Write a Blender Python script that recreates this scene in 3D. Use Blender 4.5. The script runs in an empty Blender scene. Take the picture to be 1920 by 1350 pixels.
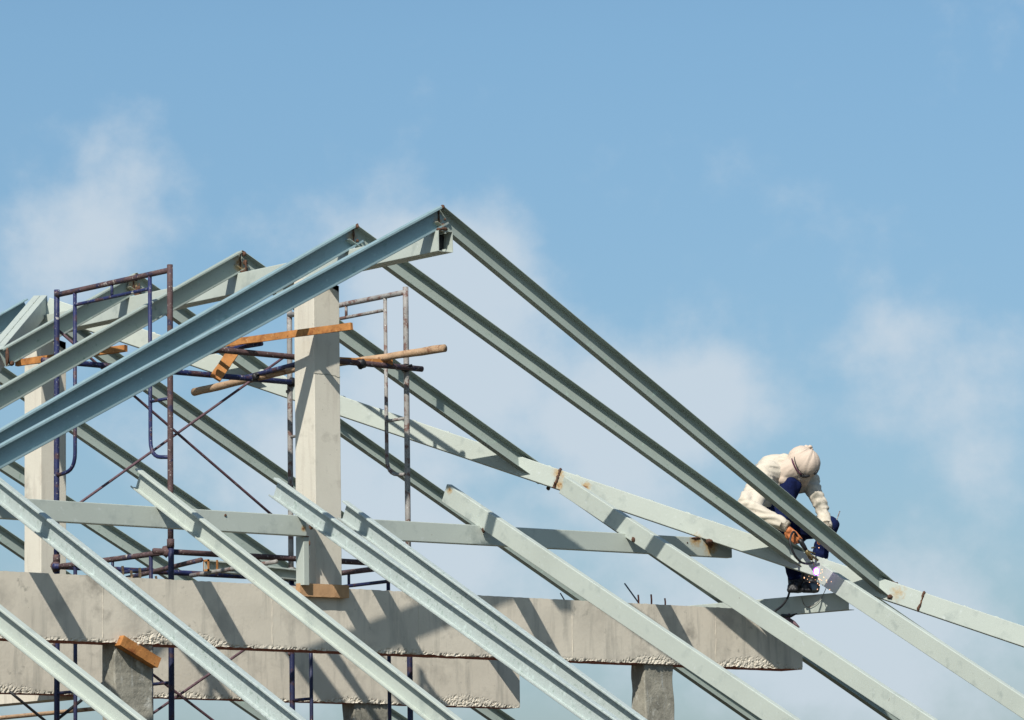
import bpy, bmesh, math, random
from math import radians, sin, cos, pi
from mathutils import Vector, Matrix, noise
random.seed(7)
sc = bpy.context.scene
V3 = Vector

# ------------------------------------------------------------------ camera
CAM = V3((-18.649, -22.969, 1.895))
YAW, PIT, ROL = radians(40.0), radians(7.7), radians(-0.86)
fwd = V3((sin(YAW)*cos(PIT), cos(YAW)*cos(PIT), sin(PIT)))
rt0 = V3((cos(YAW), -sin(YAW), 0)); up0 = rt0.cross(fwd)
rt = cos(ROL)*rt0 + sin(ROL)*up0; up = -sin(ROL)*rt0 + cos(ROL)*up0
cd = bpy.data.cameras.new('camera'); cam = bpy.data.objects.new('camera', cd)
sc.collection.objects.link(cam)
cam.matrix_world = Matrix(((rt.x, up.x, -fwd.x, CAM.x), (rt.y, up.y, -fwd.y, CAM.y), (rt.z, up.z, -fwd.z, CAM.z), (0, 0, 0, 1)))
cd.sensor_width = 36.0; cd.sensor_fit = 'HORIZONTAL'; cd.lens = 8000.0/1920*36
cd.clip_start = 0.5; cd.clip_end = 12000
sc.camera = cam

# ------------------------------------------------------------------ light and sky
to_sun = V3((-1.64, -1.0, 1.74)).normalized()
sun_el = math.asin(to_sun.z); sun_rot = math.atan2(to_sun.x, to_sun.y)
ld = bpy.data.lights.new('sun', 'SUN'); ld.energy = 5.0; ld.angle = radians(0.55); ld.color = (1.0, 0.955, 0.87)
sun = bpy.data.objects.new('sun', ld); sc.collection.objects.link(sun)
sun.rotation_euler = (-to_sun).to_track_quat('-Z', 'Y').to_euler()
w = bpy.data.worlds.new('World'); sc.world = w; w.use_nodes = True
nt = w.node_tree; nt.nodes.clear()
def N(t, **k):
    n = nt.nodes.new(t)
    for a, b in k.items(): setattr(n, a, b)
    return n
def L(a, b): nt.links.new(a, b)
wout = N('ShaderNodeOutputWorld'); bg = N('ShaderNodeBackground'); L(bg.outputs[0], wout.inputs[0])
sky = N('ShaderNodeTexSky', sky_type='NISHITA'); sky.sun_disc = False
sky.sun_elevation = sun_el; sky.sun_rotation = sun_rot
sky.altitude = 0; sky.air_density = 1.0; sky.dust_density = 1.0; sky.ozone_density = 1.6
bg.inputs[1].default_value = 0.1
tc = N('ShaderNodeTexCoord')
sx = N('ShaderNodeSeparateXYZ'); L(tc.outputs['Generated'], sx.inputs[0])
def M(op, a, b=None, c=None, clamp=False):
    n = N('ShaderNodeMath', operation=op); n.use_clamp = clamp
    for i, x in enumerate((a, b, c)):
        if x is None: continue
        if isinstance(x, (int, float)): n.inputs[i].default_value = x
        else: L(x, n.inputs[i])
    return n.outputs[0]
az = M('ARCTAN2', sx.outputs[0], sx.outputs[1])                 # compass bearing of the sky point
el = M('ARCSINE', sx.outputs[2])
cv = N('ShaderNodeCombineXYZ'); L(az, cv.inputs[0]); L(el, cv.inputs[1])
nz = N('ShaderNodeTexNoise'); nz.inputs['Scale'].default_value = 26; nz.inputs['Detail'].default_value = 6; nz.inputs['Roughness'].default_value = 0.5
L(cv.outputs[0], nz.inputs['Vector'])
nz2 = N('ShaderNodeTexNoise'); nz2.inputs['Scale'].default_value = 80; nz2.inputs['Detail'].default_value = 8; nz2.inputs['Roughness'].default_value = 0.6
L(cv.outputs[0], nz2.inputs['Vector'])
# cumulus banks: bearing, elevation, half widths (degrees), strength
BANKS = [(34.7, 10.2, .85, 1.05, .50), (33.9, 9.2, 1.3, .65, .50), (33.3, 8.3, 1.2, .6, .35),
         (38.9, 9.05, 1.05, .72, 1.3), (39.1, 7.9, 1.25, 1.1, 1.25), (37.3, 6.5, 1.1, 1.4, .80), (38.6, 5.2, 1.2, .8, .6), (35.2, 6.3, 1.6, 1.0, .5),
         (42.6, 7.25, .95, .60, 1.0), (41.4, 6.95, 1.1, .72, .95), (41.4, 6.1, 1.6, .8, .6), (40.0, 4.2, 4.0, 1.2, .70),
         (44.9, 8.0, .7, .7, .50), (45.8, 7.0, 1.2, 1.0, .36), (46.5, 6.3, .9, 1.2, .44), (44.4, 4.2, 1.6, .9, .85), (45.6, 3.2, 2.5, .8, .7),
         (34.0, 3.6, 2.6, .9, .60)]
acc = None
for (a0, e0, ra, re, st) in BANKS:
    da = M('MULTIPLY', M('SUBTRACT', az, radians(a0)), 1/radians(ra)*.98)
    de = M('MULTIPLY', M('SUBTRACT', el, radians(e0)), 1/radians(re))
    r2 = M('ADD', M('MULTIPLY', da, da), M('MULTIPLY', de, de))
    g = M('MULTIPLY', M('EXPONENT', M('MULTIPLY', r2, -0.85)), st)
    acc = g if acc is None else M('ADD', acc, g)
wob = M('MULTIPLY_ADD', nz.outputs[0], 1.7, -0.85)
wob2 = M('MULTIPLY_ADD', nz2.outputs[0], 0.8, -0.40)
val = M('ADD', acc, M('ADD', wob, wob2))
smo = N('ShaderNodeMapRange', interpolation_type='SMOOTHSTEP'); smo.inputs[1].default_value = .10; smo.inputs[2].default_value = 1.08
L(val, smo.inputs[0])
mask = M('MULTIPLY', smo.outputs[0], 0.86)
far = N('ShaderNodeTexNoise'); far.inputs['Scale'].default_value = 3.2; far.inputs['Detail'].default_value = 7
L(tc.outputs['Generated'], far.inputs['Vector'])
fm = M('MULTIPLY', M('SUBTRACT', far.outputs[0], .54), 3.0, clamp=True)
away = M('MULTIPLY', M('SUBTRACT', M('ABSOLUTE', M('SUBTRACT', az, radians(40))), radians(8)), 6.0, clamp=True)
mask = M('MAXIMUM', mask, M('MULTIPLY', fm, M('MULTIPLY', away, .6)))
gain = N('ShaderNodeMix', data_type='RGBA', blend_type='MULTIPLY'); gain.inputs[0].default_value = 1
L(sky.outputs[0], gain.inputs[6])
lowair = N('ShaderNodeMapRange'); lowair.inputs[1].default_value = radians(2); lowair.inputs[2].default_value = radians(12); L(el, lowair.inputs[0])
gcol = N('ShaderNodeMix', data_type='RGBA'); L(lowair.outputs[0], gcol.inputs[0]); gcol.inputs[6].default_value = (.62, .69, .80, 1); gcol.inputs[7].default_value = (.78, .965, 1.01, 1)
L(gcol.outputs[2], gain.inputs[7])
cl = N('ShaderNodeMix', data_type='RGBA'); L(mask, cl.inputs[0]); L(gain.outputs[2], cl.inputs[6]); cl.inputs[7].default_value = (5.6, 6.4, 7.15, 1)
L(cl.outputs[2], bg.inputs[0])
sc.view_settings.view_transform = 'Standard'; sc.view_settings.look = 'None'
sc.view_settings.exposure = 0.1; sc.view_settings.gamma = 1

# ------------------------------------------------------------------ materials
def mat(name, base, rough=0.6, var=0.12, vscale=6.0, spots=None, bump=0.0, bscale=60.0, metal=0.0, streak=None, spec=0.4, rust_at=None):
    """base colour with noise variation; spots = list of (colour, scale, threshold, softness)"""
    m = bpy.data.materials.new(name); m.use_nodes = True
    t = m.node_tree; b = t.nodes['Principled BSDF']
    geo = t.nodes.new('ShaderNodeNewGeometry')
    def tex(scale, detail=5, vec=None, rough_=.6):
        n = t.nodes.new('ShaderNodeTexNoise'); n.inputs['Scale'].default_value = scale; n.inputs['Detail'].default_value = detail
        n.inputs['Roughness'].default_value = rough_
        t.links.new(vec or geo.outputs['Position'], n.inputs['Vector']); return n.outputs[0]
    def ramp(x, lo, hi):
        r = t.nodes.new('ShaderNodeMapRange'); r.inputs[1].default_value = lo; r.inputs[2].default_value = hi
        t.links.new(x, r.inputs[0]); return r.outputs[0]
    def mix(f, a, c):
        x = t.nodes.new('ShaderNodeMix'); x.data_type = 'RGBA'
        t.links.new(f, x.inputs[0])
        for s, v in ((6, a), (7, c)):
            if isinstance(v, tuple): x.inputs[s].default_value = (*v[:3], 1)
            else: t.links.new(v, x.inputs[s])
        return x.outputs[2]
    lo = tuple(c*(1-var) for c in base); hi = tuple(min(1, c*(1+var)) for c in base)
    col = mix(ramp(tex(vscale), .3, .7), lo, hi)
    for (c, s, th, so) in (spots or []):
        col = mix(ramp(tex(s, 6), th, th+so), col, c)
    if streak:
        c, s, th, so = streak
        mp = t.nodes.new('ShaderNodeMapping'); mp.inputs['Scale'].default_value = (s, s, s*.12)
        t.links.new(geo.outputs['Position'], mp.inputs[0])
        col = mix(ramp(tex(1.0, 4, mp.outputs[0]), th, th+so), col, c)
    for (c3, rad) in (rust_at or []):
        # rust bleeding out of a weld at a fixed place on the steel
        vd = t.nodes.new('ShaderNodeVectorMath'); vd.operation = 'DISTANCE'; vd.inputs[1].default_value = c3
        t.links.new(geo.outputs['Position'], vd.inputs[0])
        nn = t.nodes.new('ShaderNodeMath'); nn.operation = 'MULTIPLY_ADD'; nn.inputs[1].default_value = rad*1.5; t.links.new(tex(38, 6), nn.inputs[0]); t.links.new(vd.outputs['Value'], nn.inputs[2])
        col = mix(ramp(nn.outputs[0], rad*1.75, rad*1.05), col, (.40, .27, .12))
        col = mix(ramp(nn.outputs[0], rad*1.15, rad*.85), col, (.17, .075, .035))
    t.links.new(col, b.inputs['Base Color'])
    b.inputs['Roughness'].default_value = rough; b.inputs['Metallic'].default_value = metal
    b.inputs['Specular IOR Level'].default_value = spec
    if bump:
        bp = t.nodes.new('ShaderNodeBump'); bp.inputs['Strength'].default_value = 1; bp.inputs['Distance'].default_value = bump
        t.links.new(tex(bscale, 6), bp.inputs['Height']); t.links.new(bp.outputs[0], b.inputs['Normal'])
    return m
RUST = (0.10, 0.042, 0.02)
RC = [((2.76, 2.0, 5.45), .06), ((2.76, 2.0, 5.36), .055), ((2.90, 1.85, 5.34), .05), ((4.56, .14, 4.45), .085), ((4.72, .04, 4.40), .06), ((4.00, .50, 4.62), .075), ((3.45, 1.2, 4.90), .07), ((3.60, 1.2, 4.86), .085),
      ((1.315, 1.56, 5.20), .04), ((1.31, 1.17, 4.87), .02), ((-.33, 1.2, 4.80), .03), ((-.03, -.02, 6.80), .03), ((0, 2.34, 6.82), .05), ((0, 3.72, 6.82), .05)]
RW = [((0, -.0, 6.90), .06), ((0, 1.0, 6.92), .06), ((0, 2.36, 6.90), .085), ((0, 3.74, 6.90), .085), ((4.56, .16, 4.47), .09), ((2.77, 2.18, 5.42), .08), ((4.06, .64, 4.68), .08), ((-1.29, 3.6, 6.22), .05)]
m_paint = mat('pale_green_painted_steel', (0.425, 0.465, 0.42), .5, .06, 1.3, [((.34, .38, .35), 7, .56, .14), ((.48, .52, .49), 22, .62, .1), ((.28, .27, .22), 48, .70, .05), (RUST, 26, .72, .03)], .0008, 40, rust_at=RC)
m_galv = mat('speckled_primer_steel', (0.39, 0.44, 0.425), .48, .07, 2.0, [((.28, .34, .31), 34, .56, .1), ((.48, .55, .53), 20, .58, .1), ((.17, .19, .17), 70, .70, .04)], .0012, 90)
m_web = mat('dull_green_primer_steel', (0.315, 0.365, 0.33), .55, .08, 2.0, [((.20, .27, .22), 26, .60, .1), ((.36, .45, .39), 14, .62, .1), ((.12, .10, .09), 40, .74, .03)], .0, 40, rust_at=RW)
m_blue = mat('blue_grey_primer_steel', (0.235, 0.335, 0.365), .5, .10, 2.4, [((.19, .29, .30), 12, .58, .12), ((.30, .42, .43), 20, .62, .1), ((.14, .12, .12), 50, .72, .03)], .0005, 60, rust_at=RW[:3])
m_rust = mat('rusty_weld', (0.085, .042, .026), .85, .5, 60, [((.17, .08, .04), 40, .55, .1), ((.03, .02, .02), 90, .6, .1)], .004, 160)
m_conc = mat('smooth_concrete', (0.62, .565, .47), .9, .08, 2.2, [((.47, .43, .36), 3.5, .54, .16), ((.40, .37, .31), 11, .64, .08), ((.62, .58, .49), 9, .62, .14), ((.25, .22, .18), 60, .69, .04), ((.34, .31, .26), 2.2, .60, .10), ((.20, .17, .14), 140, .70, .04)], .0016, 40, streak=((.42, .39, .33), 12, .52, .2), spec=.2)
m_conc2 = mat('pale_concrete', (0.60, .565, .48), .9, .05, 3.0, [((.50, .47, .40), 7, .62, .12), ((.28, .25, .2), 70, .69, .03), ((.42, .39, .33), 2.6, .58, .10)], .0014, 60, streak=((.50, .46, .39), 14, .52, .2), spec=.2)
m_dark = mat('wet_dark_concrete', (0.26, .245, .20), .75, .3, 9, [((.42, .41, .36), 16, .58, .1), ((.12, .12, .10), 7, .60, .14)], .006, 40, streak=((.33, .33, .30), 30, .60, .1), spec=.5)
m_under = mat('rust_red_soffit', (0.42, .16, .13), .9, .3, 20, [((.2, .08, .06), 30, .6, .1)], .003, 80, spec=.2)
m_navy = mat('navy_scaffold_paint', (0.018, 0.024, 0.085), .5, .3, 14, [((.07, .035, .04), 9, .52, .08), ((.36, .35, .34), 60, .62, .06), ((.45, .43, .42), 11, .66, .05)], .002, 120)
m_navy2 = mat('dark_navy_tube', (0.014, 0.018, 0.06), .5, .3, 14, [((.05, .025, .03), 9, .55, .08), ((.3, .28, .27), 60, .68, .04)], .002, 120)
m_brown = mat('rusty_scaffold_tube', (0.085, .05, .05), .7, .35, 14, [((.022, .022, .06), 9, .55, .08), ((.38, .34, .31), 60, .61, .06), ((.42, .38, .34), 11, .65, .05), ((.25, .11, .05), 24, .64, .05)], .003, 120)
m_grey = mat('weathered_grey_tube', (0.27, .255, .24), .6, .2, 12, [((.15, .085, .07), 16, .52, .08), ((.10, .12, .11), 40, .62, .05), ((.50, .50, .47), 60, .62, .06)], .0025, 120)
m_brace = mat('purple_brown_rod', (0.11, .062, .075), .6, .3, 20, [((.30, .25, .24), 26, .62, .08)], .001, 120)
m_orange = mat('orange_timber', (0.40, .175, .055), .75, .25, 12, [((.20, .065, .02), 9, .52, .14), ((.50, .28, .12), 34, .60, .1), ((.10, .04, .02), 60, .64, .05), ((.42, .36, .30), 22, .68, .06)], .002, 60, spec=.25)
m_plank = mat('pale_timber', (0.46, .275, .145), .8, .14, 16, [((.36, .19, .09), 18, .6, .1)], .002, 70, spec=.2)
m_bark = mat('peeled_timber_pole', (0.40, .27, .17), .8, .2, 14, [((.20, .10, .06), 16, .56, .1), ((.55, .42, .30), 24, .62, .1)], .004, 50, spec=.2)
m_cloth = mat('cream_cotton', (0.57, .51, .42), .95, .06, 12, [((.47, .42, .33), 14, .56, .14), ((.14, .16, .10), 8, .655, .10)], .004, 26, spec=.1)
m_cloth2 = mat('smeared_cream_cotton', (0.57, .51, .42), .95, .06, 12, [((.47, .42, .33), 14, .56, .14)], .002, 40, spec=.1)
t_ = m_cloth2.node_tree; b_ = t_.nodes['Principled BSDF']; c0_ = b_.inputs['Base Color'].links[0].from_socket
for (c3, rad) in (((4.36, .80, 5.28), .085), ((4.36, .76, 5.19), .07), ((4.40, .74, 5.10), .04)):   # oily smears on the right sleeve
    g_ = t_.nodes.new('ShaderNodeNewGeometry'); n_ = t_.nodes.new('ShaderNodeTexNoise'); n_.inputs['Scale'].default_value = 22; n_.inputs['Detail'].default_value = 5
    t_.links.new(g_.outputs['Position'], n_.inputs['Vector'])
    d_ = t_.nodes.new('ShaderNodeVectorMath'); d_.operation = 'DISTANCE'; d_.inputs[1].default_value = c3; t_.links.new(g_.outputs['Position'], d_.inputs[0])
    a_ = t_.nodes.new('ShaderNodeMath'); a_.operation = 'MULTIPLY_ADD'; a_.inputs[1].default_value = rad*2.2; t_.links.new(n_.outputs[0], a_.inputs[0]); t_.links.new(d_.outputs['Value'], a_.inputs[2])
    r_ = t_.nodes.new('ShaderNodeMapRange'); r_.inputs[1].default_value = rad*2.3; r_.inputs[2].default_value = rad*1.2; t_.links.new(a_.outputs[0], r_.inputs[0])
    x_ = t_.nodes.new('ShaderNodeMix'); x_.data_type = 'RGBA'; t_.links.new(r_.outputs[0], x_.inputs[0]); t_.links.new(c0_, x_.inputs[6]); x_.inputs[7].default_value = (.15, .145, .12, 1); c0_ = x_.outputs[2]
t_.links.new(c0_, b_.inputs['Base Color'])
m_hood = mat('beige_head_cloth', (0.56, .455, .37), .95, .05, 12, None, .002, 60, spec=.1)
m_jean = mat('dark_blue_denim', (0.006, .011, .05), .95, .3, 30, [((.010, .024, .11), 12, .6, .1)], .002, 90, spec=.15)
m_skin = mat('tanned_skin', (0.50, .17, .06), .55, .15, 30, [((.28, .08, .035), 40, .6, .1)], .001, 120)
m_black = mat('black_rubber', (0.014, .014, .016), .5, .3, 40, None, .0005, 150)
m_brass = mat('sooty_brass', (0.16, .12, .05), .45, .4, 50, [((.02, .02, .02), 60, .5, .1)], .001, 150, metal=.5)
m_strap = mat('maroon_strap', (0.08, .02, .045), .6, .2, 30)
m_rebar = mat('rusty_rebar', (0.22, .075, .055), .85, .3, 50, [((.36, .26, .2), 60, .62, .06)], .002, 200)
m_ground = mat('dry_site_soil', (0.085, .072, .052), 1, .25, .5, [((.045, .06, .028), .12, .52, .1)], .03, 6, spec=.1)

# ------------------------------------------------------------------ object helpers
COL = sc.collection
def tag(o, label=None, cat=None, group=None, kind=None):
    if label: o['label'] = label
    if cat: o['category'] = cat
    if group: o['group'] = group
    if kind: o['kind'] = kind
    return o
LOC = {}
def link(name, bm, m, parent=None, loc=None, smooth=False):
    """world-space bmesh -> object whose origin sits at loc (top level) or at the parent's origin (part)"""
    me = bpy.data.meshes.new(name)
    if parent is not None: loc = V3(LOC[parent.name])
    loc = V3(loc) if loc is not None else V3((0, 0, 0))
    bmesh.ops.translate(bm, verts=bm.verts, vec=-loc)
    bmesh.ops.recalc_face_normals(bm, faces=bm.faces)
    bm.to_mesh(me); bm.free()
    for mm in (m if isinstance(m, (list, tuple)) else [m]): me.materials.append(mm)
    if smooth:
        for p in me.polygons: p.use_smooth = True
    o = bpy.data.objects.new(name, me); COL.objects.link(o)
    if parent is not None: o.parent = parent
    else: o.location = loc
    LOC[o.name] = tuple(loc)
    return o
def empty(name, loc):
    o = bpy.data.objects.new(name, None); COL.objects.link(o); o.location = loc; o.empty_display_size = .1
    LOC[o.name] = tuple(loc); return o
def frame(p, q, lat=None):
    d = (V3(q)-V3(p)).normalized()
    if lat is None:
        lat = V3((0, 0, 1)).cross(d)
        if lat.length < 1e-4: lat = V3((1, 0, 0))
    a = V3(lat) - d*d.dot(V3(lat)); a.normalize()
    n = a.cross(d); n.normalize()
    if n.z < 0: n = -n
    return d, a, n
def rounded(pts, rad):
    """round the corners of a closed 2D polygon"""
    out = []; k = len(pts)
    for i, (x, y) in enumerate(pts):
        r = rad[i] if isinstance(rad, list) else rad
        if r <= 0: out.append((x, y)); continue
        a = V3((*pts[i-1], 0)); b = V3((x, y, 0)); c = V3((*pts[(i+1) % k], 0))
        u = (a-b).normalized()*r; v = (c-b).normalized()*r
        for s in (0, .35, .65, 1):
            p = (b+u)*(1-s)**2 + b*2*s*(1-s) + (b+v)*s*s
            out.append((p.x, p.y))
    return out
def sweep(bm, poly, p, q, a, n, seg=1):
    p, q = V3(p), V3(q); rings = []
    for s in range(seg+1):
        c = p.lerp(q, s/seg)
        rings.append([bm.verts.new(c + a*x + n*y) for x, y in poly])
    k = len(poly)
    for s in range(seg):
        for i in range(k):
            bm.faces.new((rings[s][i], rings[s][(i+1) % k], rings[s+1][(i+1) % k], rings[s+1][i]))
    bm.faces.new(rings[0]); bm.faces.new(rings[-1][::-1])
def channel_poly(w, h, lip, t=.004, mirror=False):
    R, r = .006, .003
    if lip > 0:
        pts = [(0, -lip), (0, 0), (w, 0), (w, -h), (0, -h), (0, -h+lip), (t, -h+lip), (t, -h+t), (w-t, -h+t), (w-t, -t), (t, -t), (t, -lip)]
        rad = [0, R, R, R, R, 0, 0, r, r, r, r, 0]
    else:
        pts = [(0, -t), (0, 0), (w, 0), (w, -h), (0, -h), (0, -h+t), (w-t, -h+t), (w-t, -t)]
        rad = [0, .0015, R, R, .0015, 0, r, r]
    pts = rounded(pts, rad)
    if mirror: pts = [(w-x, y) for x, y in pts]
    return pts
def box(bm, p, size):
    x, y, z = p; a, b, c = size
    v = [bm.verts.new((x+i*a, y+j*b, z+k*c)) for k in (0, 1) for j in (0, 1) for i in (0, 1)]
    for f in ((0, 2, 3, 1), (4, 5, 7, 6), (0, 1, 5, 4), (2, 6, 7, 3), (0, 4, 6, 2), (1, 3, 7, 5)):
        bm.faces.new([v[i] for i in f])
def tube(bm, pts, r, seg=14, caps=True, wob=0.0):
    """tube along a polyline; r may be a list"""
    pts = [V3(p) for p in pts]; k = len(pts)
    rs = r if isinstance(r, (list, tuple)) else [r]*k
    d0 = (pts[1]-pts[0]).normalized()
    ref = V3((0, 0, 1)) if abs(d0.z) < .9 else V3((1, 0, 0))
    rings = []; u = None
    for i in range(k):
        if i == 0: d = pts[1]-pts[0]
        elif i == k-1: d = pts[-1]-pts[-2]
        else: d = (pts[i+1]-pts[i]).normalized() + (pts[i]-pts[i-1]).normalized()
        d.normalize()
        u = (ref if u is None else u); u = (u - d*u.dot(d)).normalized(); v = d.cross(u)
        ring = []
        for j in range(seg):
            a = 2*pi*j/seg; rr = rs[i]*(1 + (wob*noise.noise(pts[i]*9 + V3((cos(a), sin(a), 0))) if wob else 0))
            ring.append(bm.verts.new(pts[i] + u*cos(a)*rr + v*sin(a)*rr))
        rings.append(ring)
    for i in range(k-1):
        for j in range(seg):
            bm.faces.new((rings[i][j], rings[i][(j+1) % seg], rings[i+1][(j+1) % seg], rings[i+1][j]))
    if caps:
        bm.faces.new(rings[0][::-1]); bm.faces.new(rings[-1])
def subdiv(p, q, n): return [V3(p).lerp(V3(q), i/n) for i in range(n+1)]
def bend(a, b, c, r, n=6):
    """points rounding corner b between a and c"""
    a, b, c = V3(a), V3(b), V3(c); u = (a-b).normalized()*r; v = (c-b).normalized()*r
    return [(b+u)*(1-s)**2 + b*2*s*(1-s) + (b+v)*s*s for s in [i/n for i in range(n+1)]]
def blob(bm, c, r, seg=10, amp=.35):
    res = bmesh.ops.create_icosphere(bm, subdivisions=2, radius=1)
    for v in res['verts']:
        k = 1 + amp*noise.noise(v.co*2.1 + V3(c)*31)
        v.co = V3((v.co.x*r[0]*k, v.co.y*r[1]*k, v.co.z*r[2]*k)) + V3(c)
def weld(parent, p, r=(.012, .012, .02), name='weld'):
    bm = bmesh.new(); blob(bm, p, r); return link(name, bm, m_rust, parent, smooth=True)
def bead(parent, p, q, r=.006, n=14, name='weld_bead', m=None):
    bm = bmesh.new(); pts = subdiv(p, q, n)
    tube(bm, [x + V3([random.uniform(-.003, .003) for _ in range(3)]) for x in pts], [r*random.uniform(.6, 1.4) for _ in pts], 8)
    return link(name, bm, m or m_rust, parent, smooth=True)

# ------------------------------------------------------------------ ground
bm = bmesh.new(); bmesh.ops.create_circle(bm, cap_ends=True, radius=5000, segments=64)
tag(link('ground', bm, m_ground, loc=(0, 0, 0)), kind='structure')

# ------------------------------------------------------------------ roof steel
W, HH = .05, .143
def rafter(p, q, open_lat, lip, label, m=m_paint, flip=False, name='steel_rafter', h=HH, wd=W, group=None, welds=(), tagkey=''):
    """lipped channel whose top near edge runs p->q; open_lat points from the open (near) side to the web"""
    d, a, n = frame(p, q, open_lat)
    if abs(open_lat[1]) > .5 and name == 'steel_rafter': wd, h = (.062, .132) if lip == 0 else (.058, .140)
    if 'C' in tagkey: h = .105
    bm = bmesh.new(); sweep(bm, channel_poly(wd, h, lip, mirror=flip), p, q, a, n)
    o = link(name, bm, m, loc=p)
    tag(o, label, 'roof rafter' if name == 'steel_rafter' else 'steel beam', group)
    for s, dy, rr in welds:
        weld(o, V3(p).lerp(V3(q), s) + n*dy, rr)
    return o
YF = (0, 1, 0); XF = (1, 0, 0)
GL = 'left slope rafters of the gable'; GR = 'right slope rafters of the gable'
R2E = (-3.66, 1.288, 4.900)
r1L = rafter((-0.014, -0.017, 6.992), (-4.60, 0.364, 4.516), YF, .017, 'nearest left slope steel rafter, running from the highest peak down to the left', m_blue, group=GL)
r2L = rafter((-0.006, 0.97, 6.997), R2E, YF, .017, 'left slope steel rafter directly behind the nearest one, from the second peak', m_blue, group=GL)
r3L = rafter((-0.024, 2.338, 6.987), (-2.75, 2.152, 5.515), YF, .015, 'left slope steel rafter from the third peak, passing in front of the scaffold top', m_web, group=GL)
r4L = rafter((0.015, 3.749, 7.008), (-1.299, 3.615, 6.299), YF, .015, 'short left slope rafter behind the blue scaffold frame, cut end at left edge', m_web, group=GL, welds=[(.995, -.07, (.012, .02, .07)), (.985, -.13, (.02, .02, .02))])
r5L = rafter((-0.03, 5.2, 6.984), (-7.0, 4.06, 3.22), YF, .012, 'shaded left slope rafter behind the hip rafter at far left', m_blue, group=GL)
r1R = rafter((0.015, -0.012, 6.992), (4.572, 0.148, 4.531), YF, 0, 'long right slope rafter from the highest peak, passing in front of the welder', m_web, group=GR, welds=[(.995, -.13, (.03, .02, .02)), (.99, -.02, (.02, .02, .012))])
r2R = rafter((-0.003, 0.974, 7.001), (4.081, 0.628, 4.796), YF, 0, 'right slope rafter from the second peak, ending at the glowing weld', m_web, group=GR)
r3R = rafter((0.005, 2.365, 6.997), (2.777, 2.146, 5.5), YF, 0, 'right slope rafter crossing behind the grey scaffold, rusty end on the hip rafter', m_web, group=GR, welds=[(.995, -.04, (.012, .02, .012)), (.995, -.09, (.012, .02, .012)), (.995, -.13, (.018, .02, .018))])
r4R = rafter((-0.005, 3.72, 7.003), (1.215, 3.645, 6.344), YF, 0, 'short right slope rafter behind the orange boards, landing on the hip rafter', m_web, group=GR)
GB = 'rear right slope rafters beyond the hip rafter'
r5R = rafter((0.03, 5.09, 6.98), (7.0, 4.775, 3.22), YF, 0, 'dark edged rafter passing behind the crossed braces and the concrete column', m_web, group=GB)
rafter((0.0, 6.633, 7.0), (7.0, 6.24, 3.22), YF, 0, 'rear rafter coming down behind the long thin brace at left of the tall blue post', m_web, group=GB)
rafter((0.0, 8.251, 7.0), (7.0, 7.554, 3.22), YF, 0, 'rear rafter passing behind the foot of the left concrete column', m_web, group=GB)
rafter((0.0, 9.5, 7.0), (7.0, 9.375, 3.22), YF, 0, 'rearmost rafter, low at the left edge of the picture', m_web, group=GB)
rafter((4.42, 0.599, 4.65), (7.0, 0.381, 3.34), YF, 0, 'lower rafter mostly hidden beneath the rightmost front rafter', m_web, group=GB, tagkey='C')
rafter((3.08, 2.122, 5.36), (7.0, 1.812, 3.31), YF, 0, 'lower rafter showing as a dark edge beneath the second front rafter from right', m_web, group=GB, tagkey='C')
rafter((1.8, 3.627, 6.03), (7.0, 3.299, 3.27), YF, 0, 'rafter emerging behind the middle column and running under the third front rafter from right', m_web, group=GB, tagkey='C')
GF = 'front slope rafters'
fr = {}
for key, p, q, op, mm, lab in [
    ('m0', (-2.96, 2.0, 5.456), (-3.103, -3.4, 2.686), 1, m_galv, 'speckled front slope rafter crossing the left column low at left'),
    ('m1', (-4.342, 1.0, 4.943), (-4.27, -3.4, 2.686), 1, m_paint, 'front slope rafter cutting the bottom left corner of the picture'),
    ('m300', (-1.596, 1.47, 5.184), (-1.874, -3.4, 2.686), 1, m_paint, 'open front slope rafter starting beside the tall blue post, above the horizontal beam'),
    ('m560', (-0.382, 1.483, 5.19), (-0.459, -3.4, 2.686), 1, m_galv, 'open front slope rafter crossing the middle column, left one of the close pair'),
    ('m690', (-0.026, 1.139, 5.014), (-0.261, -3.4, 2.686), 1, m_galv, 'open front slope rafter starting right of the middle column, right one of the close pair'),
    ('m850', (1.309, 1.592, 5.247), (1.215, -3.4, 2.686), 0, m_paint, 'closed face front rafter with a slanted stained upper end, third from right'),
    ('m1060', (2.756, 1.932, 5.421), (2.565, -3.4, 2.686), 0, m_paint, 'closed face front rafter welded to the hip rafter at a rusty joint, second from right'),
    ('m1560', (4.114, 0.507, 4.69), (3.833, -3.4, 2.686), 0, m_paint, 'rightmost closed face front rafter starting at the glowing weld')]:
    fr[key] = rafter(p, q, XF, .013, lab, mm, flip=not op, group=GF)
def along(p, q, t): return V3(p).lerp(V3(q), t)
for key, p in (('m300', (-1.56, 1.06, 4.80)), ('m560', (-.37, 1.06, 4.80)), ('m850', (1.31, 1.17, 4.87)), ('m1060', (2.72, 1.10, 4.86))):
    weld(fr[key], (p[0], p[1], p[2]), (.016, .016, .022))
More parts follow.
